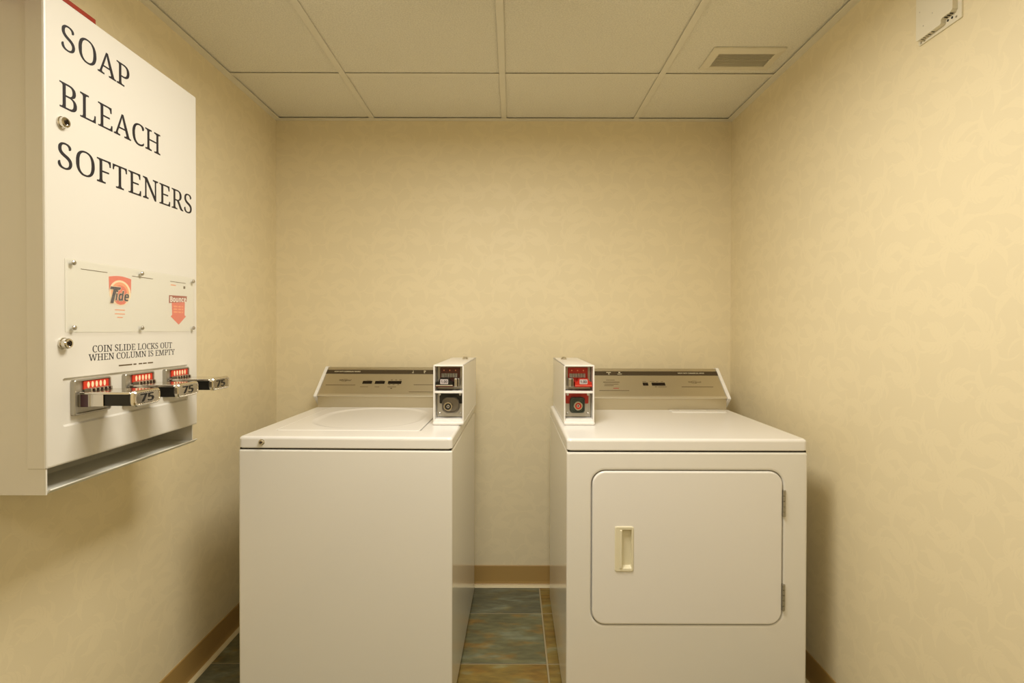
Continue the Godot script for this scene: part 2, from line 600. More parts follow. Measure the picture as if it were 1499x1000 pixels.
# ---------------------------------------------------------------- machines
func lock(c: Vector3, r: float, out: float, basis := Basis()) -> Array:
	var a := Shape.new(); var b := Shape.new()
	a.xf = Transform3D(basis, c); b.xf = a.xf
	a.lathe(Vector3.ZERO, [Vector2(r * 1.15, 0), Vector2(r * 1.15, out * 0.25), Vector2(r, out * 0.4), Vector2(r, out * 0.85), Vector2(r * 0.86, out), Vector2(r * 0.62, out), Vector2(r * 0.55, out * 0.8), Vector2(0, out * 0.8)])
	b.lathe(Vector3.ZERO, [Vector2(r * 0.42, out * 0.8), Vector2(r * 0.42, out * 0.95), Vector2(r * 0.2, out * 0.95), Vector2(r * 0.2, out * 0.84), Vector2(0, out * 0.84)])
	b.box(-r * 0.07, r * 0.07, r * 0.2, r * 0.42, out * 0.8, out * 0.97)
	return [[a, M.chrome], [b, M.dark_steel]]


# console across the back of a machine: (depth, height) of its foot, its nose and its top
func console(t: Node3D, left: float, right: float, cap_side: int, foot: Vector2, nose: Vector2, top: Vector2, back: float) -> Array:
	var turn := Basis(Vector3(0, 0, -1), Vector3(0, 1, 0), Vector3(1, 0, 0))   # profile (−z, y) swept along x
	var s := Shape.new(); s.xf = Transform3D(turn, Vector3.ZERO)
	s.prism(PackedVector2Array([Vector2(nose.x + 0.011, foot.y), nose + Vector2(0.008, -0.003), nose, top, Vector2(back, top.y - 0.002), Vector2(back, foot.y)]), left + (0.0135 if cap_side < 0 else 0.0005), right - (0.0135 if cap_side > 0 else 0.0005))
	var body := obj("console", s, M.aluminium, t)
	var e := 0.004
	for k in [cap_side]:
		var c := Shape.new(); c.xf = s.xf
		var outline := PackedVector2Array([foot + Vector2(-e, 0.0), nose + Vector2(-e * 1.4, -e * 0.4), nose + Vector2(-e * 1.3, e * 0.6), top + Vector2(-e, e * 0.6), top + Vector2(e, e), Vector2(back + 0.001, top.y), Vector2(back + 0.001, foot.y)])
		if k < 0:
			c.prism(outline, left, left + 0.0125)
		else:
			c.prism(outline, right - 0.0125, right)
		obj("end_cap", c, M.enamel, t)
		var sc := Shape.new()
		sc.lathe(Vector3(left + 0.006 if k < 0 else right - 0.006, foot.y + 0.012, -foot.x + e + 0.004), [Vector2(0.004, 0), Vector2(0.004, 0.003), Vector2(0, 0.004)], 10)
		obj("screw", sc, M.dark_steel, body)
	# frame on the sloping face: x across, y up the slope, z out of it
	var o := Vector3(0, nose.y, -nose.x)
	var up := Vector3(0, top.y - nose.y, -(top.x - nose.x))
	var len_ := up.length()
	up = up.normalized()
	var face := Transform3D(Basis(Vector3.RIGHT, up, Vector3.RIGHT.cross(up)), o)
	var x0 := left + (0.0125 if cap_side < 0 else 0.0); var x1 := right - (0.0125 if cap_side > 0 else 0.0)
	# bright bar along the nose
	var b := Shape.new(); b.xf = face
	b.box(x0, x1, -0.001, 0.012, -0.002, 0.0022, 0.002, 2)
	obj("console_trim", b, M.trim_metal, body)
	var st := Shape.new(); st.xf = face
	st.box(x0, x1, len_ * 0.765, len_ * 0.905, -0.001, 0.0008)
	obj("control_strip", st, M.strip, body)
	var tp := Shape.new(); tp.xf = face
	tp.box(x0, x1, len_ * 0.955, len_ * 1.0, -0.002, 0.002, 0.0015, 1)
	obj("console_trim", tp, M.aluminium, body)
	return [body, face, len_]


func marks(called: String, face: Transform3D, len_: float, list: Array, z: float, thick: float, m: Material, parent: Node) -> void:
	for e in list:
		obj(called, bars(face, len_, [e], z, thick), m, parent)


func bars(face: Transform3D, len_: float, list: Array, z: float, thick := 0.0005) -> Shape:   # x0, x1, t, height
	var s := Shape.new(); s.xf = face
	for e in list:
		s.box(e[0], e[1], len_ * e[2] - e[3] / 2, len_ * e[2] + e[3] / 2, z, z + thick)
	return s


func serif(italic := false) -> SystemFont:
	var f := SystemFont.new()
	f.font_names = PackedStringArray(["Droid Serif"])
	return f


func sans(bold := false) -> SystemFont:
	var f := SystemFont.new()
	f.font_names = PackedStringArray(["Droid Sans"])
	if bold:
		f.font_weight = 700
	return f


func brand_mark(body: Node3D, face: Transform3D, x0: float, x1: float, y0: float, y1: float) -> void:
	var s := Shape.new(); s.xf = face
	s.text(serif(), "Whirlpool", x0, x1, y0, y1, 0.0002, 0.0004, 0.3)
	# the thin swirl that rings the name
	var w := (x1 - x0) / 2; var h := (y1 - y0) / 2
	var n := 40
	for i in n:
		var a := 0.5 + 5.2 * i / n; var b := 0.5 + 5.2 * (i + 1) / n
		var p := Vector3((x0 + x1) / 2 + cos(a) * w * 0.5 + sin(a) * h * 0.5, (y0 + y1) / 2 + sin(a) * h * 1.5, 0.0006)
		var q := Vector3((x0 + x1) / 2 + cos(b) * w * 0.5 + sin(b) * h * 0.5, (y0 + y1) / 2 + sin(b) * h * 1.5, 0.0006)
		var d := (q - p).normalized().cross(Vector3(0, 0, 1)) * 0.0004
		s.quad(p - d, p + d, q + d, q - d)
	obj("logo", s, M.print_brown, body)


# coin meter beside the console; its front at z = 0, its left side at x = 0, its foot at y = 0
func coin_box(t: Node3D, at: Vector3, depth: float, red: bool) -> void:
	var w := 0.108; var h := 0.211; var wall := 0.0055
	var s := Shape.new(); s.xf = Transform3D(Basis(), at)
	s.box(0, wall, 0, h, -depth, 0, 0.0025); s.box(w - wall, w, 0, h, -depth, 0, 0.0025)
	s.box(0, w, h - wall, h, -depth, 0, 0.0025); s.box(wall, w - wall, 0.111, 0.119, -0.06, -0.0005, 0.002)
	s.box(wall, w - wall, 0, 0.02, -depth, -0.0005, 0.003)
	s.box(-0.001, w + 0.001, 0.0, 0.013, -depth, 0.012, 0.006)
	s.box(wall, w - wall, 0.01, h - wall, -0.064, -0.06)
	s.box(wall, w - wall, 0.0, h - wall, -depth, -depth + 0.006)
	var box := obj("coin_box", s, M.enamel, t)
	var k := Shape.new(); k.xf = Transform3D(Basis(Vector3(1, 0, 0), Vector3(0, 0, -1), Vector3(0, 1, 0)), at + Vector3(0.075 if not red else 0.033, h - 0.0005, -depth * 0.72))
	k.lathe(Vector3.ZERO, [Vector2(0.013, 0), Vector2(0.013, 0.003), Vector2(0.0105, 0.0045), Vector2(0.0105, 0.008), Vector2(0.0075, 0.011), Vector2(0, 0.011)])
	obj("lock", k, M.chrome, box)
	var xf := Transform3D(Basis(), at)
	var mir := -1.0 if not red else 1.0      # the washer's slide sits left of its guard, the dryer's right
	var mx := func(a: float, b: float) -> Vector2:
		return Vector2(a, b) if mir > 0 else Vector2(w - b, w - a)
	# --- upper opening: plate, coin slots, slide
	var back := Shape.new(); back.xf = xf
	back.box(0.008, w - 0.008, 0.121, h - 0.008, -0.05, -0.046, 0.001, 1)
	obj("slide_plate", back, M.zinc, box)
	var lab := Shape.new(); lab.xf = xf
	var r: Vector2 = mx.call(0.018, 0.09)
	lab.box(r.x, r.y, 0.142, 0.2, -0.046, -0.042, 0.002, 1)
	obj("coin_label", lab, M.red if red else M.maroon, box)
	var dots := Shape.new(); dots.xf = xf
	for i in 3:
		dots.lathe(Vector3(r.x + 0.014 + 0.021 * i, 0.189, -0.042), [Vector2(0.0024, 0), Vector2(0.0024, 0.0006), Vector2(0, 0.0007)], 10)
	obj("mark", dots, M.sticker_orange, box)
	var tooth := Shape.new(); tooth.xf = xf
	var slot := Shape.new(); slot.xf = xf
	for i in 10:
		var x := r.x + 0.008 + 0.0058 * i
		tooth.box(x - 0.0012, x + 0.0012, 0.164, 0.1785, -0.043, -0.036, 0.0008, 1)
	slot.box(r.x + 0.006, r.x + 0.062, 0.1645, 0.178, -0.0425, -0.041)
	obj("coin_slot", [[slot, M.black], [tooth, M.white]], null, box)
	var sl: Vector2 = mx.call(0.040, 0.1)
	var slide := Shape.new(); slide.xf = xf
	slide.prism(PackedVector2Array([Vector2(sl.x, 0.1375), Vector2(sl.y, 0.1375), Vector2(sl.y, 0.15), Vector2(sl.y - 0.01, 0.153), Vector2(sl.y - 0.014, 0.1625), Vector2(sl.x + 0.014, 0.1625), Vector2(sl.x + 0.01, 0.153), Vector2(sl.x, 0.15)]), -0.046, -0.008)
	var lip := Shape.new(); lip.xf = xf
	lip.box(sl.x - 0.001, sl.y + 0.001, 0.133, 0.1375, -0.046, -0.004, 0.0015, 1)
	obj("coin_slide", [[slide, M.red if red else M.black], [lip, M.red if red else M.maroon], [Shape_box(xf, sl.x, sl.y, 0.1375, 0.1395, -0.009, -0.0035), M.print_pale if not red else M.sticker_red]], null, box)
	var tag := Shape.new(); tag.xf = xf
	var tc := (sl.x + sl.y) / 2
	tag.prism(rrect(tc - 0.014, tc + 0.014, 0.143, 0.16, 0.002, 3), -0.0085, -0.007)
	var num := Shape.new(); num.xf = xf
	num.text(sans(true), "1.00", tc - 0.011, tc + 0.011, 0.1465, 0.1565, -0.007, 0.0004)
	obj("price_tag", [[tag, M.tag], [num, M.ink]], null, box)
	var gu: Vector2 = mx.call(0.0165, 0.036)
	obj("slide_guard", [[Shape_box(xf, gu.x, gu.y, 0.133, 0.163, -0.046, -0.012, 0.003), M.steel], [Shape_box(xf, gu.x + 0.011, gu.x + 0.0155, 0.134, 0.162, -0.013, -0.0115), M.dark_steel]], null, box)
	# --- lower opening: vault door with its lock
	var vp := Shape.new(); vp.xf = xf
	vp.box(0.0075, w - 0.0075, 0.022, 0.109, -0.046, -0.04, 0.001, 1)
	obj("vault_plate", vp, M.zinc, box)
	var c := Vector2(w / 2 + (0.004 if not red else -0.003), 0.066)
	var sur := Shape.new(); sur.xf = xf
	sur.loft([ring_xy(rrect(c.x - 0.041, c.x + 0.041, 0.07, 0.109, 0.004, 4), -0.041), ring_xy(rrect(c.x - 0.041, c.x + 0.041, 0.07, 0.109, 0.004, 4), -0.038)])
	obj("vault_shade", sur, M.red if red else M.black, box)
	var dr := Shape.new(); dr.xf = xf
	var shapes: Array = []
	for q in [[0.031, -0.04], [0.031, -0.027], [0.029, -0.024], [0.0265, -0.024], [0.0255, -0.03]]:
		if red:
			shapes.append(ring_xy(rrect(c.x - q[0] * 0.86, c.x + q[0] * 0.86, c.y - q[0] * 0.92, c.y + q[0] * 0.92, 0.011, 8), q[1]))
		else:
			shapes.append(ring_xy(rrect(c.x - q[0], c.x + q[0], c.y - q[0] * 0.92, c.y + q[0] * 0.92, 0.0205, 8), q[1]))
	dr.loft(shapes)
	obj("vault_door", dr, M.vault_dark if red else M.vault, box)
	var ly := c.y - (0.004 if not red else 0.002)
	var lx := c.x - (0.008 if not red else -0.002)
	var lk := Shape.new(); lk.xf = xf
	lk.lathe(Vector3(lx, ly, -0.03), [Vector2(0.0165, 0), Vector2(0.0165, 0.011), Vector2(0.015, 0.0135), Vector2(0.0115, 0.0135), Vector2(0.0115, 0.008), Vector2(0, 0.008)])
	var core := Shape.new(); core.xf = xf
	core.lathe(Vector3(lx, ly, -0.022), [Vector2(0.0113, 0.0002), Vector2(0.0113, 0.001), Vector2(0.0045, 0.001)])
	var pin := Shape.new(); pin.xf = xf
	pin.lathe(Vector3(lx, ly, -0.022), [Vector2(0.0055, 0), Vector2(0.0055, 0.003), Vector2(0.004, 0.0035), Vector2(0.004, 0.002), Vector2(0, 0.002)])
	var hole := Shape_box(Transform3D(Basis(), at + Vector3(lx, ly, -0.022)), -0.0012, 0.0012, -0.0045, 0.0015, 0.002, 0.0026)
	hole.lathe(Vector3(0, 0.001, 0.002), [Vector2(0.0022, 0), Vector2(0.0022, 0.0006), Vector2(0, 0.0006)], 12)
	obj("lock", [[lk, M.chrome], [core, M.red if red else M.black], [pin, M.steel], [hole, M.black]], null, box)
	for p in [[0.017, 0.103], [w - 0.017, 0.103], [0.017, 0.034], [w - 0.017, 0.034]]:
		var sc := Shape.new(); sc.xf = xf
		sc.lathe(Vector3(p[0], p[1], -0.04), [Vector2(0.0045, 0), Vector2(0.0045, 0.002), Vector2(0.002, 0.004), Vector2(0, 0.0042)], 14)
		obj("screw", sc, M.white if p[1] > 0.09 else M.steel, box)


func Shape_box(xf: Transform3D, x0: float, x1: float, y0: float, y1: float, z0: float, z1: float, r := 0.0) -> Shape:
	var s := Shape.new(); s.xf = xf
	return s.box(x0, x1, y0, y1, z0, z1, r)


# the enamelled deck: a rounded slab; with a hole it leaves room for a lid
func deck(w: float, zf: float, zb: float, y0: float, y1: float, hole: Array) -> Shape:
	var hw := w / 2
	var s := Shape.new()
	var rings: Array = []
	var r := 0.009
	for k in [[0.003, y0], [0.0, y0 + 0.003]]:
		rings.append(ring_up(rrect(-hw + k[0], hw - k[0], -zf + k[0], -zb - k[0], 0.012), k[1]))
	for i in 5:
		var a := PI / 2 * i / 4
		var ins := r * (1 - cos(a))
		rings.append(ring_up(rrect(-hw + ins, hw - ins, -zf + ins, -zb - ins, 0.012), y1 - r + r * sin(a)))
	if hole.is_empty():
		s.loft(rings, true, true)
	else:
		rings.append(ring_up(rrect(hole[0], hole[1], hole[2], hole[3], 0.012), y1))
		rings.append(ring_up(rrect(hole[0] + 0.001, hole[1] - 0.001, hole[2] + 0.001, hole[3] - 0.001, 0.012), y1 - 0.0015))
		rings.append(ring_up(rrect(hole[0] + 0.001, hole[1] - 0.001, hole[2] + 0.001, hole[3] - 0.001, 0.012), y1 - 0.02))
		s.loft(rings, true, true)
	return s


func washer() -> void:
	# local: x from the middle, z from the middle; depth d in the room -> z = 2.035 - d
	var dc := 2.04
	var zf := dc - 1.66; var zb := dc - 2.43
	var t := thing("washing_machine", "white top-loading coin washing machine with a plain front, left of the dryer", "washing machine", Vector3(-0.5135, 0, -dc), -0.021)
	var w := 0.673; var hw := w / 2
	obj("cabinet", Shape.new().box(-hw, hw, 0.025, 0.8385, zb, zf, 0.007, 3), M.enamel_side, t)
	for k in [[-1, zf - 0.07], [1, zf - 0.07], [-1, zb + 0.07], [1, zb + 0.07]]:
		var f := Shape.new(); f.xf = Transform3D(Basis(Vector3(1, 0, 0), Vector3(0, 0, -1), Vector3(0, 1, 0)), Vector3(k[0] * (hw - 0.06), 0, k[1]))
		f.lathe(Vector3.ZERO, [Vector2(0, 0), Vector2(0.022, 0), Vector2(0.022, 0.012), Vector2(0.009, 0.014), Vector2(0.009, 0.027)], 16)
		obj("foot", f, M.black, t)
	obj("gap_fill", Shape.new().box(-hw + 0.004, hw - 0.004, 0.8375, 0.843, zb + 0.004, zf - 0.004), M.dark_gap, t)  # dark slab filling the slit between cabinet and deck
	var hx0 := -0.784 + 0.5135; var hx1 := -0.2955 + 0.5135
	var hy0 := 1.762 - dc; var hy1 := 2.29 - dc
	var dk := obj("deck", deck(w, zf, zb, 0.8425, 0.879, [hx0, hx1, hy0, hy1]), M.enamel, t)
	# lid: a plate in the opening, with a shallow dish whose corners are wide arcs
	var lid := Shape.new()
	var g := 0.0035
	var x0 := hx0 + g; var x1 := hx1 - g * 1.3; var y0 := hy0 + g; var y1 := hy1 - g
	var rings: Array = []
	rings.append(ring_up(rrect(x0, x1, y0, y1, 0.012, 10), 0.862))
	rings.append(ring_up(rrect(x0, x1, y0, y1, 0.012, 10), 0.8785))
	rings.append(ring_up(rrect(x0 + 0.002, x1 - 0.002, y0 + 0.002, y1 - 0.002, 0.012, 10), 0.8802))
	rings.append(ring_up(rrect(x0 + 0.045, x1 - 0.03, y0 + 0.035, y1 - 0.012, 0.19, 10), 0.8802))
	rings.append(ring_up(rrect(x0 + 0.049, x1 - 0.034, y0 + 0.039, y1 - 0.016, 0.187, 10), 0.8794))
	rings.append(ring_up(rrect(x0 + 0.062, x1 - 0.047, y0 + 0.052, y1 - 0.029, 0.175, 10), 0.8768))
	rings.append(ring_up(rrect(x0 + 0.07, x1 - 0.055, y0 + 0.06, y1 - 0.037, 0.168, 10), 0.8762))
	lid.loft(rings, true, true)
	obj("lid", lid, M.enamel, t)
	obj("lid_lock", lock(Vector3(-0.7755 + 0.5135, 0.8615, zf - 0.001), 0.0085, 0.007), null, dk)
	var c := console(t, -hw, -0.274 + 0.5135, -1, Vector2(2.316 - dc, 0.879), Vector2(2.265 - dc, 0.929), Vector2(2.405 - dc, 1.042), 2.43 - dc)
	var body: Node3D = c[0]; var face: Transform3D = c[1]; var L: float = c[2]
	for d in [[-0.1465, -0.1055, 0.465, 0.0165], [-0.092, -0.0495, 0.465, 0.0165], [-0.0345, 0.024, 0.465, 0.0165]]:
		obj("display", bars(face, L, [d], -0.001, 0.0022), M.display, body)
	marks("printed_line", face, L, [[-0.305, -0.1755, 0.37, 0.0022], [0.08, 0.17, 0.39, 0.0022], [0.066, 0.17, 0.15, 0.0022]], 0.0001, 0.0005, M.print_brown, body)
	marks("fine_print", face, L, [[-0.152, -0.117, 0.315, 0.0018], [-0.088, -0.068, 0.315, 0.0018], [-0.032, 0.006, 0.315, 0.0018], [-0.018, -0.01, 0.265, 0.004], [-0.13, -0.112, 0.53, 0.0012], [-0.075, -0.055, 0.53, 0.0012], [-0.025, -0.017, 0.555, 0.0028], [-0.006, 0.002, 0.555, 0.0028], [0.012, 0.022, 0.555, 0.0028], [-0.03, -0.022, 0.395, 0.0026], [-0.012, -0.004, 0.395, 0.0026], [0.008, 0.016, 0.395, 0.0026]], 0.0001, 0.0005, M.print_brown, body)
	brand_mark(body, face, -0.2565, -0.2025, L * 0.5, L * 0.565)
	var tx := Shape.new(); tx.xf = face
	tx.text(sans(true), "HEAVY DUTY COMMERCIAL WASHER", -0.289, -0.172, L * 0.82, L * 0.86, 0.0009, 0.0003)
	obj("lettering", tx, M.print_pale, body)
	marks("step_mark", face, L, [[0.0635, 0.0665, 0.855, 0.006], [0.061, 0.069, 0.805, 0.003], [0.112, 0.121, 0.862, 0.006], [0.114, 0.119, 0.81, 0.005]], 0.0009, 0.0003, M.print_pale, body)
	coin_box(t, Vector3(-0.274 + 0.5135, 0.879, dc - 1.88), 0.49, false)


func dryer() -> void:
	var dc := 2.005
	var zf := dc - 1.64; var zb := dc - 2.36
	var t := thing("clothes_dryer", "white coin clothes dryer with a square front door, right of the washing machine", "dryer", Vector3(0.542, 0, -dc), 0.0)
	var w := 0.744; var hw := w / 2
	# door opening in the front, in local coordinates
	var ox0 := -0.297; var ox1 := 0.2975; var oy0 := 0.3005; var oy1 := 0.7835
	var s := Shape.new()
	s.box(-hw, hw, 0.025, 0.8385, zb, zf - 0.03, 0.005, 2)
	var fr: Array = []
	var n := 8
	fr.append(ring_xy(rrect(-hw, hw, 0.025, 0.8385, 0.007, n), zf - 0.034))
	fr.append(ring_xy(rrect(-hw, hw, 0.025, 0.8385, 0.007, n), zf - 0.006))
	fr.append(ring_xy(rrect(-hw + 0.0018, hw - 0.0018, 0.0268, 0.8367, 0.007, n), zf - 0.0018))
	fr.append(ring_xy(rrect(-hw + 0.006, hw - 0.006, 0.031, 0.8325, 0.007, n), zf))
	for k in [[-0.006, 0.0], [-0.002, -0.0008], [0.0, -0.003], [0.001, -0.014], [0.03, -0.014]]:
		fr.append(ring_xy(rrect(ox0 + k[0], ox1 - k[0], oy0 + k[0], oy1 - k[0], 0.045 - k[0], n), zf + k[1]))
	s.loft(fr, false, true)
	obj("cabinet", s, M.enamel_side, t)
	for k in [[-1, zf - 0.07], [1, zf - 0.07], [-1, zb + 0.07], [1, zb + 0.07]]:
		var f := Shape.new(); f.xf = Transform3D(Basis(Vector3(1, 0, 0), Vector3(0, 0, -1), Vector3(0, 1, 0)), Vector3(k[0] * (hw - 0.06), 0, k[1]))
		f.lathe(Vector3.ZERO, [Vector2(0, 0), Vector2(0.022, 0), Vector2(0.022, 0.012), Vector2(0.009, 0.014), Vector2(0.009, 0.027)], 16)
		obj("foot", f, M.black, t)
	obj("gap_fill", Shape.new().box(-hw + 0.004, hw - 0.004, 0.8375, 0.843, zb + 0.004, zf - 0.004), M.dark_gap, t)  # same dark filling below the dryer's deck
	var dk := obj("deck", deck(w, zf, zb, 0.8425, 0.879, []), M.enamel, t)
	# lint screen cover set in the deck, back right
	var lc := Shape.new()
	lc.loft([ring_up(rrect(0.112, 0.335, 2.165 - dc, 2.225 - dc, 0.008), 0.8785), ring_up(rrect(0.112, 0.335, 2.165 - dc, 2.225 - dc, 0.008), 0.8805), ring_up(rrect(0.115, 0.332, 2.168 - dc, 2.222 - dc, 0.008), 0.882)])
	var li := Shape.new()
	li.box(0.15, 0.26, 0.882, 0.8823, dc - 2.207, dc - 2.19)
	obj("lint_cover", [[lc, M.enamel], [li, M.insert]], null, dk)
	# door
	var d := Shape.new()
	var gap := 0.0042
	var dr: Array = []
	for k in [[gap, -0.012], [gap, -0.002], [gap + 0.0006, 0.0004], [gap + 0.0022, 0.0022], [gap + 0.005, 0.003]]:
		dr.append(ring_xy(rrect(ox0 + k[0], ox1 - k[0], oy0 + k[0], oy1 - k[0], 0.045 - k[0], n), zf + k[1]))
	# round the handle's opening
	var hx0 := 0.3195 - 0.542; var hx1 := 0.375 - 0.542; var hy0 := 0.4715; var hy1 := 0.6085
	dr.append(ring_xy(rrect(hx0, hx1, hy0, hy1, 0.006, n), zf + 0.003))
	dr.append(ring_xy(rrect(hx0, hx1, hy0, hy1, 0.006, n), zf - 0.008))
	d.loft(dr, false, true)
	var door := obj("door", d, M.enamel, t)
	var h := Shape.new()
	var hr: Array = []
	for k in [[-0.0015, 0.0028], [-0.001, 0.0048], [0.001, 0.006], [0.0035, 0.006]]:
		hr.append(ring_xy(rrect(hx0 + k[0], hx1 - k[0], hy0 + k[0], hy1 - k[0], 0.006, n), zf + k[1]))
	var px0 := hx0 + 0.021; var px1 := hx1 - 0.0045; var py0 := hy0 + 0.0085; var py1 := hy1 - 0.0085
	hr.append(ring_xy(rrect(px0, px1, py0, py1, 0.003, n), zf + 0.0055))
	hr.append(ring_xy(rrect(px0 + 0.0005, px1 - 0.0005, py0 + 0.0005, py1 - 0.0005, 0.003, n), zf + 0.003))
	hr.append(ring_xy(rrect(px0 - 0.0, px1 - 0.002, py0 + 0.006, py1 - 0.004, 0.003, n), zf - 0.0075))
	h.loft(hr, false, true)
	h.box(hx0 + 0.014, hx0 + 0.021, py0 + 0.001, py1 - 0.001, zf + 0.004, zf + 0.0085, 0.002)
	var hd := obj("handle", h, M.almond, door)
	hd.set_meta("label", "almond plastic recessed pull")
	for y in [0.681, 0.39]:
		var hi := Shape.new()
		hi.box(ox1 - 0.0035, ox1 + 0.006, y - 0.041, y + 0.041, zf - 0.004, zf + 0.003, 0.001, 1)
		for k in 5:
			hi.xf = Transform3D(Basis(Vector3(1, 0, 0), Vector3(0, 0, -1), Vector3(0, 1, 0)), Vector3(ox1 - 0.0005, y - 0.04 + 0.0165 * k, zf + 0.0035))
			hi.lathe(Vector3.ZERO, [Vector2(0, 0), Vector2(0.0038, 0), Vector2(0.0038, 0.014), Vector2(0, 0.014)], 12)
			hi.xf = Transform3D()
		obj("hinge", hi, M.zinc, t)
	var c := console(t, 0.292 - 0.542, hw - 0.002, 1, Vector2(2.267 - dc, 0.879), Vector2(2.22 - dc, 0.929), Vector2(2.355 - dc, 1.042), 2.38 - dc)
	var body: Node3D = c[0]; var face: Transform3D = c[1]; var L: float = c[2]
	for e in [[0.0195, 0.042, 0.465, 0.0165], [0.058, 0.115, 0.465, 0.0165]]:
		obj("display", bars(face, L, [e], -0.001, 0.0022), M.display, body)
	marks("printed_line", face, L, [[0.182, 0.317, 0.375, 0.0022], [-0.172, -0.045, 0.25, 0.0022]], 0.0001, 0.0005, M.print_brown, body)
	marks("fine_print", face, L, [[-0.135, -0.098, 0.6, 0.0016], [-0.149, -0.079, 0.53, 0.003], [-0.145, -0.085, 0.465, 0.002], [-0.147, -0.107, 0.41, 0.002], [0.02, 0.036, 0.55, 0.0016], [0.052, 0.072, 0.55, 0.0016], [0.079, 0.089, 0.55, 0.0016], [0.099, 0.109, 0.55, 0.0016], [0.068, 0.076, 0.375, 0.0025], [0.082, 0.118, 0.37, 0.0016]], 0.0001, 0.0005, M.print_brown, body)
	marks("fine_print", face, L, [[-0.111, -0.087, 0.325, 0.004]], 0.0001, 0.0005, M.print_red, body)
	brand_mark(body, face, 0.215, 0.271, L * 0.5, L * 0.565)
	var tx := Shape.new(); tx.xf = face
	tx.text(sans(true), "HEAVY DUTY COMMERCIAL DRYER", 0.185, 0.30, L * 0.82, L * 0.86, 0.0009, 0.0003)
	obj("lettering", tx, M.print_pale, body)
	marks("step_mark", face, L, [[-0.128, -0.108, 0.86, 0.004], [-0.121, -0.115, 0.81, 0.005], [-0.075, -0.067, 0.862, 0.006], [-0.081, -0.061, 0.805, 0.003]], 0.0009, 0.0003, M.print_pale, body)
	coin_box(t, Vector3(0.184 - 0.542, 0.879, dc - 1.88), 0.49, true)


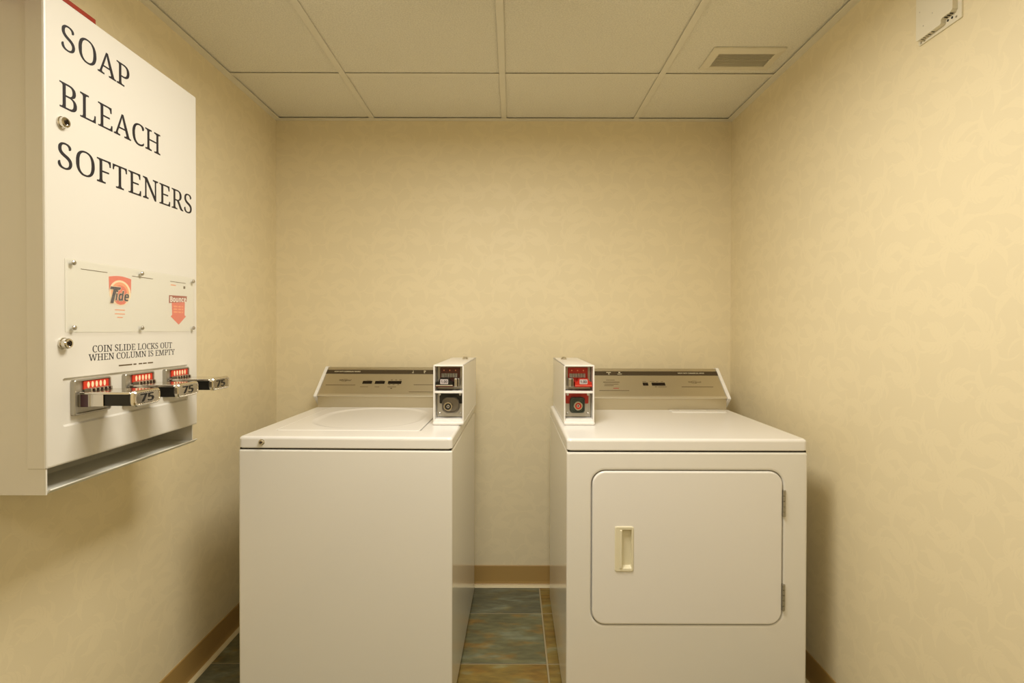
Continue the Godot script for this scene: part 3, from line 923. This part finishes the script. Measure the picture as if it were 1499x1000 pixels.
# ---------------------------------------------------------------- dispenser on the left wall
func dispenser() -> void:
	# local: x along the wall away from the lens, y up from the foot, z out of the wall
	var front := 0.213
	var near := 1.028; var mid := (1.028 + 1.523) / 2
	var y0 := 0.893
	var t := thing("soap_dispenser", "tall white wall-mounted coin dispenser lettered SOAP BLEACH SOFTENERS on the left wall", "vending machine", Vector3(WALL_LEFT, y0, -mid), PI / 2)
	var hw := (1.523 - 1.028) / 2
	var X := func(d: float) -> float: return d - mid
	var Y := func(h: float) -> float: return h - y0
	var ptop: float = Y.call(1.875); var pbot: float = Y.call(0.944)
	# case behind the door, open below the door where the tray lies
	var s := Shape.new()
	s.box(-hw + 0.002, hw - 0.002, pbot, ptop - 0.003, 0.0, front - 0.036, 0.003, 2)
	s.box(-hw + 0.002, -hw + 0.006, 0.0, pbot + 0.004, 0.0, front - 0.003, 0.001, 1)
	s.box(hw - 0.006, hw - 0.002, 0.0, pbot + 0.004, 0.0, front - 0.012, 0.001, 1)
	s.box(-hw + 0.004, hw - 0.004, 0.0, pbot, 0.0, 0.06)
	obj("case", s, M.powder, t)
	# tray: sloping chute floor with a turned-up lip
	var tr := Shape.new()
	tr.xf = Transform3D(Basis(Vector3(0, 0, 1), Vector3(0, 1, 0), Vector3(-1, 0, 0)), Vector3.ZERO)
	tr.prism(PackedVector2Array([Vector2(0.061, 0.001), Vector2(front - 0.006, 0.001), Vector2(front + 0.003, 0.0085), Vector2(front + 0.001, 0.0105), Vector2(front - 0.008, 0.0035), Vector2(0.10, 0.006), Vector2(0.058, 0.03)]), -hw + 0.0062, hw - 0.0062)
	obj("tray", tr, M.inside, t)
	# door: shallow pan with rounded edges and a pressed field round the coin slides
	var d := Shape.new()
	var n := 4
	var rings: Array = []
	rings.append(ring_xy(rrect(-hw, hw, pbot, ptop, 0.002, n), front - 0.036))
	rings.append(ring_xy(rrect(-hw, hw, pbot, ptop, 0.002, n), front - 0.004))
	rings.append(ring_xy(rrect(-hw + 0.0012, hw - 0.0012, pbot + 0.0012, ptop - 0.0012, 0.002, n), front - 0.0012))
	rings.append(ring_xy(rrect(-hw + 0.004, hw - 0.004, pbot + 0.004, ptop - 0.004, 0.002, n), front))
	var fx0: float = X.call(1.067); var fx1: float = X.call(1.478); var fy0: float = Y.call(1.019); var fy1: float = Y.call(1.117)
	rings.append(ring_xy(rrect(fx0, fx1, fy0, fy1, 0.004, n), front))
	rings.append(ring_xy(rrect(fx0 + 0.0035, fx1 - 0.0035, fy0 + 0.0035, fy1 - 0.0035, 0.004, n), front - 0.0045))
	d.loft(rings, true, true)
	var door := obj("door", d, M.powder, t)

	# lettering
	var z := front
	for e in [["SOAP", 1.068, 1.257, 1.777, 1.829], ["BLEACH", 1.063, 1.366, 1.658, 1.711], ["SOFTENERS", 1.058, 1.499, 1.537, 1.5905]]:
		var tx := Shape.new()
		tx.text(serif(), e[0], X.call(e[1]), X.call(e[2]), Y.call(e[3]), Y.call(e[4]), z - 0.0002, 0.0006)
		obj("lettering", tx, M.ink, door)
	for e in [["COIN SLIDE LOCKS OUT", 1.143, 1.41, 1.1655, 1.181], ["WHEN COLUMN IS EMPTY", 1.132, 1.421, 1.1475, 1.1625]]:
		var tx := Shape.new()
		tx.text(serif(), e[0], X.call(e[1]), X.call(e[2]), Y.call(e[3]), Y.call(e[4]), z - 0.0002, 0.0005)
		obj("lettering", tx, M.ink, door)
	for e in [[1.219, 1.262], [1.266, 1.276], [1.284, 1.296], [1.299, 1.312], [1.316, 1.335]]:
		obj("fine_print", Shape.new().box(X.call(e[0]), X.call(e[1]), Y.call(1.1305), Y.call(1.1335), z - 0.0002, z + 0.0003), M.print_brown, door)

	# locks
	var lb := Basis(Vector3(0, 0, 1), 0.6)
	obj("lock", lock(Vector3(X.call(1.067), Y.call(1.628), z), 0.0105, 0.011, lb), null, door)
	obj("lock", lock(Vector3(X.call(1.067), Y.call(1.187), z), 0.0105, 0.014, lb), null, door)

	# clear window over the brand cards
	var wx0: float = X.call(1.072); var wx1: float = X.call(1.505); var wy0: float = Y.call(1.2085); var wy1: float = Y.call(1.3595)
	var ins := Shape.new()
	ins.box(wx0 + 0.001, wx1 - 0.001, wy0 + 0.001, wy1 - 0.001, z - 0.0005, z + 0.0006)
	var win := obj("display_window", ins, M.insert, t)
	obj("pane", Shape.new().box(wx0, wx1, wy0, wy1, z + 0.0035, z + 0.0065, 0.0006, 1), M.pane, win)
	for e in [[1.0865, 1.351], [1.287, 1.3495], [1.494, 1.349], [1.087, 1.2185], [1.287, 1.2185], [1.494, 1.2185]]:
		var sc := Shape.new()
		sc.lathe(Vector3(X.call(e[0]), Y.call(e[1]), z + 0.0066), [Vector2(0.0052, 0), Vector2(0.0048, 0.0022), Vector2(0.0028, 0.0036), Vector2(0, 0.004)], 16)
		sc.box(X.call(e[0]) - 0.0035, X.call(e[0]) + 0.0035, Y.call(e[1]) - 0.0004, Y.call(e[1]) + 0.0004, z + 0.0066, z + 0.0107)
		obj("screw", sc, M.steel, win)
	for e in [[1.112, 1.185], [1.262, 1.335], [1.403, 1.469]]:
		obj("printed_line", Shape.new().box(X.call(e[0]), X.call(e[1]), Y.call(1.3405), Y.call(1.342), z + 0.0006, z + 0.0009), M.print_brown, win)
	obj("fine_print", Shape.new().box(X.call(1.459), X.call(1.467), Y.call(1.326), Y.call(1.333), z + 0.0006, z + 0.0009), M.print_brown, win)

	# first card: red panel, ringed disc, slanted navy name, small lines
	var a := Shape.new(); var b := Shape.new(); var c := Shape.new(); var k := Shape.new(); var w := Shape.new()
	var cx: float = X.call(1.2235)
	var zz := z + 0.0006
	var arch := PackedVector2Array()
	var x0: float = X.call(1.189); var x1: float = X.call(1.259)
	for i in 11:
		var u := float(i) / 10
		arch.append(Vector2(lerpf(x0, x1, u), Y.call(1.333) + 0.004 * sin(PI * u)))
	arch.append(Vector2(x1 - 0.001, Y.call(1.3)))
	arch.append(Vector2(x0 + 0.001, Y.call(1.3)))
	a.prism(arch, zz, zz + 0.0002)
	k.prism(ellipse(cx, Y.call(1.2985), 0.0335, 0.029, 40), zz + 0.0002, zz + 0.0004)
	b.prism(ellipse(cx, Y.call(1.2985), 0.0275, 0.0245, 40), zz + 0.0004, zz + 0.0006)
	a.prism(ellipse(cx, Y.call(1.2975), 0.021, 0.0185, 32), zz + 0.0006, zz + 0.0008)
	a.prism(PackedVector2Array([Vector2(cx - 0.018, Y.call(1.28)), Vector2(cx - 0.01, Y.call(1.2735)), Vector2(cx, Y.call(1.2715)), Vector2(cx + 0.012, Y.call(1.2735)), Vector2(cx + 0.021, Y.call(1.281)), Vector2(cx, Y.call(1.282))]), zz + 0.0006, zz + 0.0008)
	var nb := sans(true)
	for o in [[-0.0012, 0.0], [0.0012, 0.0], [0.0, 0.0012], [0.0, -0.0012]]:
		w.text(nb, "T", cx - 0.042 + o[0], cx - 0.011 + o[0], Y.call(1.274) + o[1], Y.call(1.3115) + o[1], zz + 0.0008, 0.0002, 0.33)
		w.text(nb, "ide", cx - 0.0166 + o[0], cx + 0.0245 + o[0], Y.call(1.2805) + o[1], Y.call(1.304) + o[1], zz + 0.0008, 0.0002, 0.2)
	c.text(nb, "T", cx - 0.042, cx - 0.011, Y.call(1.274), Y.call(1.3115), zz + 0.001, 0.0003, 0.33)
	c.text(nb, "ide", cx - 0.0166, cx + 0.0245, Y.call(1.2805), Y.call(1.304), zz + 0.001, 0.0003, 0.2)
	var dim := Shape.new()
	for e in [[1.207, 1.238, 1.2595], [1.207, 1.238, 1.2505], [1.214, 1.231, 1.2425]]:
		dim.box(X.call(e[0]), X.call(e[1]), Y.call(e[2]) - 0.001, Y.call(e[2]) + 0.001, zz, zz + 0.0003)
	obj("brand_card", [[a, M.sticker_red], [k, M.sticker_pale], [b, M.sticker_orange], [w, M.sticker_pale], [c, M.sticker_navy], [dim, M.sticker_orange]], null, win)

	# second card: outlined name over a red arrow
	var ar := Shape.new(); var nm := Shape.new(); var ol := Shape.new(); var sm := Shape.new()
	var bx: float = X.call(1.436)
	ar.prism(PackedVector2Array([Vector2(bx - 0.0275, Y.call(1.288)), Vector2(bx - 0.0255, Y.call(1.253)), Vector2(bx - 0.032, Y.call(1.249)), Vector2(bx + 0.002, Y.call(1.2275)), Vector2(bx + 0.034, Y.call(1.2505)), Vector2(bx + 0.0275, Y.call(1.253)), Vector2(bx + 0.029, Y.call(1.291))]), zz, zz + 0.0002)
	ol.prism(PackedVector2Array([Vector2(bx - 0.039, Y.call(1.284)), Vector2(bx + 0.036, Y.call(1.2905)), Vector2(bx + 0.038, Y.call(1.306)), Vector2(bx - 0.0385, Y.call(1.3045))]), zz + 0.0002, zz + 0.0004)
	nm.text(nb, "Bounce", bx - 0.0345, bx + 0.0335, Y.call(1.2865), Y.call(1.3015), zz + 0.0004, 0.0003, 0.0, 0.04)
	for i in 3:
		for e in [[-0.02, -0.004], [0.0, 0.012], [0.015, 0.021]]:
			sm.box(bx + e[0], bx + e[1], Y.call(1.2745) - 0.0075 * i, Y.call(1.278) - 0.0075 * i, zz + 0.0002, zz + 0.0004)
	sm.box(X.call(1.405), X.call(1.426), Y.call(1.331), Y.call(1.3335), zz, zz + 0.0003)
	obj("brand_card", [[ar, M.sticker_red], [ol, M.maroon_print], [nm, M.white], [sm, M.sticker_orange]], null, win)

	# three coin slides
	for i in 3:
		coin_slide(door, t, Vector3(X.call(1.09) + 0.144 * i, Y.call(1.0375), front - 0.0045), i)

	# red plate lying on top of the case, near the front
	var top := thing("sign", "dark red flat plate with rounded end lying on top of the white dispenser", "sign", Vector3(WALL_LEFT, 1.875, -1.1), PI / 2)
	var rp := Shape.new()
	rp.loft([ring_up(rrect(-0.2, 0.063, -0.211, -0.1, 0.006), 0.0), ring_up(rrect(-0.2, 0.063, -0.211, -0.1, 0.006), 0.0095), ring_up(rrect(-0.198, 0.061, -0.209, -0.102, 0.006), 0.011)], true, true)
	obj("plate", rp, M.sign_red, top)


func coin_slide(door: Node3D, t: Node3D, at: Vector3, i: int) -> void:
	var w := 0.1; var h := 0.0735
	# face plate with raised rim
	var p := Shape.new()
	var rr: Array = []
	for k in [[0.0, 0.0], [0.0, 0.008], [0.001, 0.0095], [0.003, 0.0095], [0.004, 0.004]]:
		rr.append(ring_xy(rrect(k[0], w - k[0], k[0], h - k[0], 0.004, 3), k[1]))
	p.loft(rr, false, true)
	var o := obj("coin_slide", p, M.zinc, t)
	o.position = at
	# red strip with five white coin ovals
	var lab := Shape.new(); var ov := Shape.new()
	lab.box(0.026, 0.095, 0.0515, 0.0695, 0.004, 0.0075, 0.001, 1)
	for k in 5:
		ov.prism(ellipse(0.0375 + 0.0112 * k, 0.0605, 0.0034, 0.0066, 16), 0.0074, 0.0078)
	obj("coin_label", [[lab, M.label_red], [ov, M.sticker_pale]], null, o)
	# cradle with the five coin notches
	var cr := Shape.new(); var nt := Shape.new()
	cr.box(0.014, 0.094, 0.016, 0.044, 0.004, 0.03, 0.002, 2)
	for k in 6:
		cr.box(0.0275 + 0.0112 * k, 0.0312 + 0.0112 * k, 0.043, 0.0535, 0.006, 0.022, 0.0012, 1)
	nt.box(0.0305, 0.0865, 0.047, 0.0482, 0.006, 0.022)
	obj("coin_cradle", [[cr, M.steel], [nt, M.black]], null, o)
	# slide: top plate, two side rails, dark hollow between, violet block at the root
	var sl := Shape.new(); var hol := Shape.new(); var vi := Shape.new()
	var out := 0.112
	sl.box(0.013, 0.091, 0.0425, 0.0475, 0.0075, out, 0.0012, 1)
	sl.box(0.015, 0.0165, 0.0175, 0.0425, 0.026, 0.056, 0.0006, 1)
	sl.box(0.087, 0.089, 0.0175, 0.0425, 0.01, out, 0.0008, 1)
	hol.box(0.0175, 0.087, 0.0185, 0.0425, 0.054, out)
	vi.box(0.0135, 0.03, 0.0165, 0.0425, 0.0095, 0.0255, 0.001, 1)
	obj("slide", [[sl, M.chrome], [hol, M.black], [vi, M.violet]], null, o)
	# cast push end with the price
	var e := Shape.new(); var tx := Shape.new()
	var rings: Array = []
	for k in [[0.002, 0.0], [0.0, 0.003], [0.0, 0.009], [0.0015, 0.0115], [0.004, 0.012], [0.0052, 0.0108]]:
		rings.append(ring_xy(rrect(0.012 + k[0], 0.094 - k[0], 0.0165 + k[0], 0.0495 - k[0], 0.009, 5), out + k[1]))
	e.loft(rings, true, true)
	tx.text(sans(true), "75", 0.031, 0.072, 0.0245, 0.042, out + 0.0105, 0.001)
	tx.box(0.034, 0.068, 0.0212, 0.0224, out + 0.0105, out + 0.0115)
	for q in rrect(0.0165, 0.0895, 0.0205, 0.0455, 0.006, 2):
		e.lathe(Vector3(q.x, q.y, out + 0.0108), [Vector2(0.0019, 0), Vector2(0.0014, 0.0012), Vector2(0, 0.0016)], 8)
	for k in 9:
		for y in [0.0205, 0.0455]:
			e.lathe(Vector3(0.027 + 0.0065 * k, y, out + 0.0108), [Vector2(0.0019, 0), Vector2(0.0014, 0.0012), Vector2(0, 0.0016)], 8)
	obj("push_end", [[e, M.chrome], [tx, M.black]], null, o)


# ---------------------------------------------------------------- vent and wall device
func vent() -> void:
	var t := thing("air_vent", "small off-white louvred air vent set in the ceiling tile at right", "air vent", Vector3(0.83, CEIL + 0.0035, -1.9415), 0.0)
	var s := Shape.new()
	var hx := 0.127; var hz := 0.077
	var ix := 0.099; var iz := 0.0475
	# rings looking down: mirror of ring_up
	var down := func(p: PackedVector2Array, y: float) -> PackedVector3Array:
		var o := PackedVector3Array()
		for q in p:
			o.append(Vector3(q.x, y, q.y))
		return o
	s.loft([down.call(rrect(-hx, hx, -hz, hz, 0.002, 2), 0.0), down.call(rrect(-hx, hx, -hz, hz, 0.002, 2), -0.004), down.call(rrect(-hx + 0.002, hx - 0.002, -hz + 0.002, hz - 0.002, 0.002, 2), -0.006), down.call(rrect(-ix - 0.004, ix + 0.004, -iz - 0.004, iz + 0.004, 0.002, 2), -0.01), down.call(rrect(-ix, ix, -iz, iz, 0.002, 2), -0.009), down.call(rrect(-ix, ix, -iz, iz, 0.002, 2), -0.0008)], false, true)
	obj("frame", s, M.plastic, t)
	for k in 9:
		var b := Shape.new()
		b.xf = Transform3D(Basis(Vector3.RIGHT, 0.75), Vector3(0, -0.006, -iz + 0.0055 + 0.0105 * k))
		b.box(-ix, ix, -0.0006, 0.0006, -0.0052, 0.0052)
		obj("louvre", b, M.plastic, t)


func wall_device() -> void:
	# local: x towards the lens, y up, z out of the wall
	var t := thing("wall_terminal", "small white wall-mounted box with a stepped cover high on the right wall", "wall box", Vector3(WALL_RIGHT, 1.935, -1.291), -PI / 2)
	var s := Shape.new()
	s.loft([ring_xy(rrect(-0.066, 0.064, 0, 0.175, 0.003, 3), 0.0), ring_xy(rrect(-0.066, 0.064, 0, 0.175, 0.003, 3), 0.0032), ring_xy(rrect(-0.065, 0.063, 0.001, 0.174, 0.003, 3), 0.0042)])
	var base := obj("base_plate", s, M.plastic, t)
	# the cover's lower edge steps up over the sockets
	var c := Shape.new()
	var poly := PackedVector2Array([Vector2(-0.058, 0.0095), Vector2(-0.053, 0.0075), Vector2(0.0165, 0.0085), Vector2(0.02, 0.011), Vector2(0.02, 0.0185), Vector2(0.0235, 0.021), Vector2(0.0485, 0.0215), Vector2(0.053, 0.026), Vector2(0.053, 0.168), Vector2(-0.058, 0.168)])
	c.prism(poly, 0.004, 0.0165)
	obj("cover", c, M.plastic, t)
	for x in [-0.045, -0.0375, -0.03, -0.0225, -0.0115, 0.027, 0.035, 0.043]:
		var y := 0.0085 if x < 0.02 else 0.0208
		obj("vent_slot", Shape.new().box(x - 0.0013, x + 0.0013, y - 0.0012, y + 0.003, 0.0065, 0.0135), M.dark_gap, t)
	for e in [[0.026, 0.0135, 0.0028], [0.038, 0.0135, 0.0028]]:
		var k := Shape.new()
		k.lathe(Vector3(e[0], e[1], 0.0042), [Vector2(e[2], 0), Vector2(e[2], 0.0006), Vector2(0, 0.0006)], 16)
		obj("socket", k, M.black, base)
	for e in [[0.05, 0.009], [-0.056, 0.004], [-0.045, 0.004]]:
		var k := Shape.new()
		k.lathe(Vector3(e[0], e[1], 0.0042), [Vector2(0.0024, 0), Vector2(0.0022, 0.001), Vector2(0, 0.0012)], 12)
		obj("screw", k, M.steel, base)
	for e in [[-0.034, 0.035], [-0.006, 0.05], [-0.046, 0.075]]:
		var k := Shape.new()
		k.lathe(Vector3(e[0], e[1], 0.0165), [Vector2(0.0014, 0), Vector2(0.0012, 0.0005), Vector2(0, 0.0005)], 10)
		obj("indicator", k, M.steel, t)
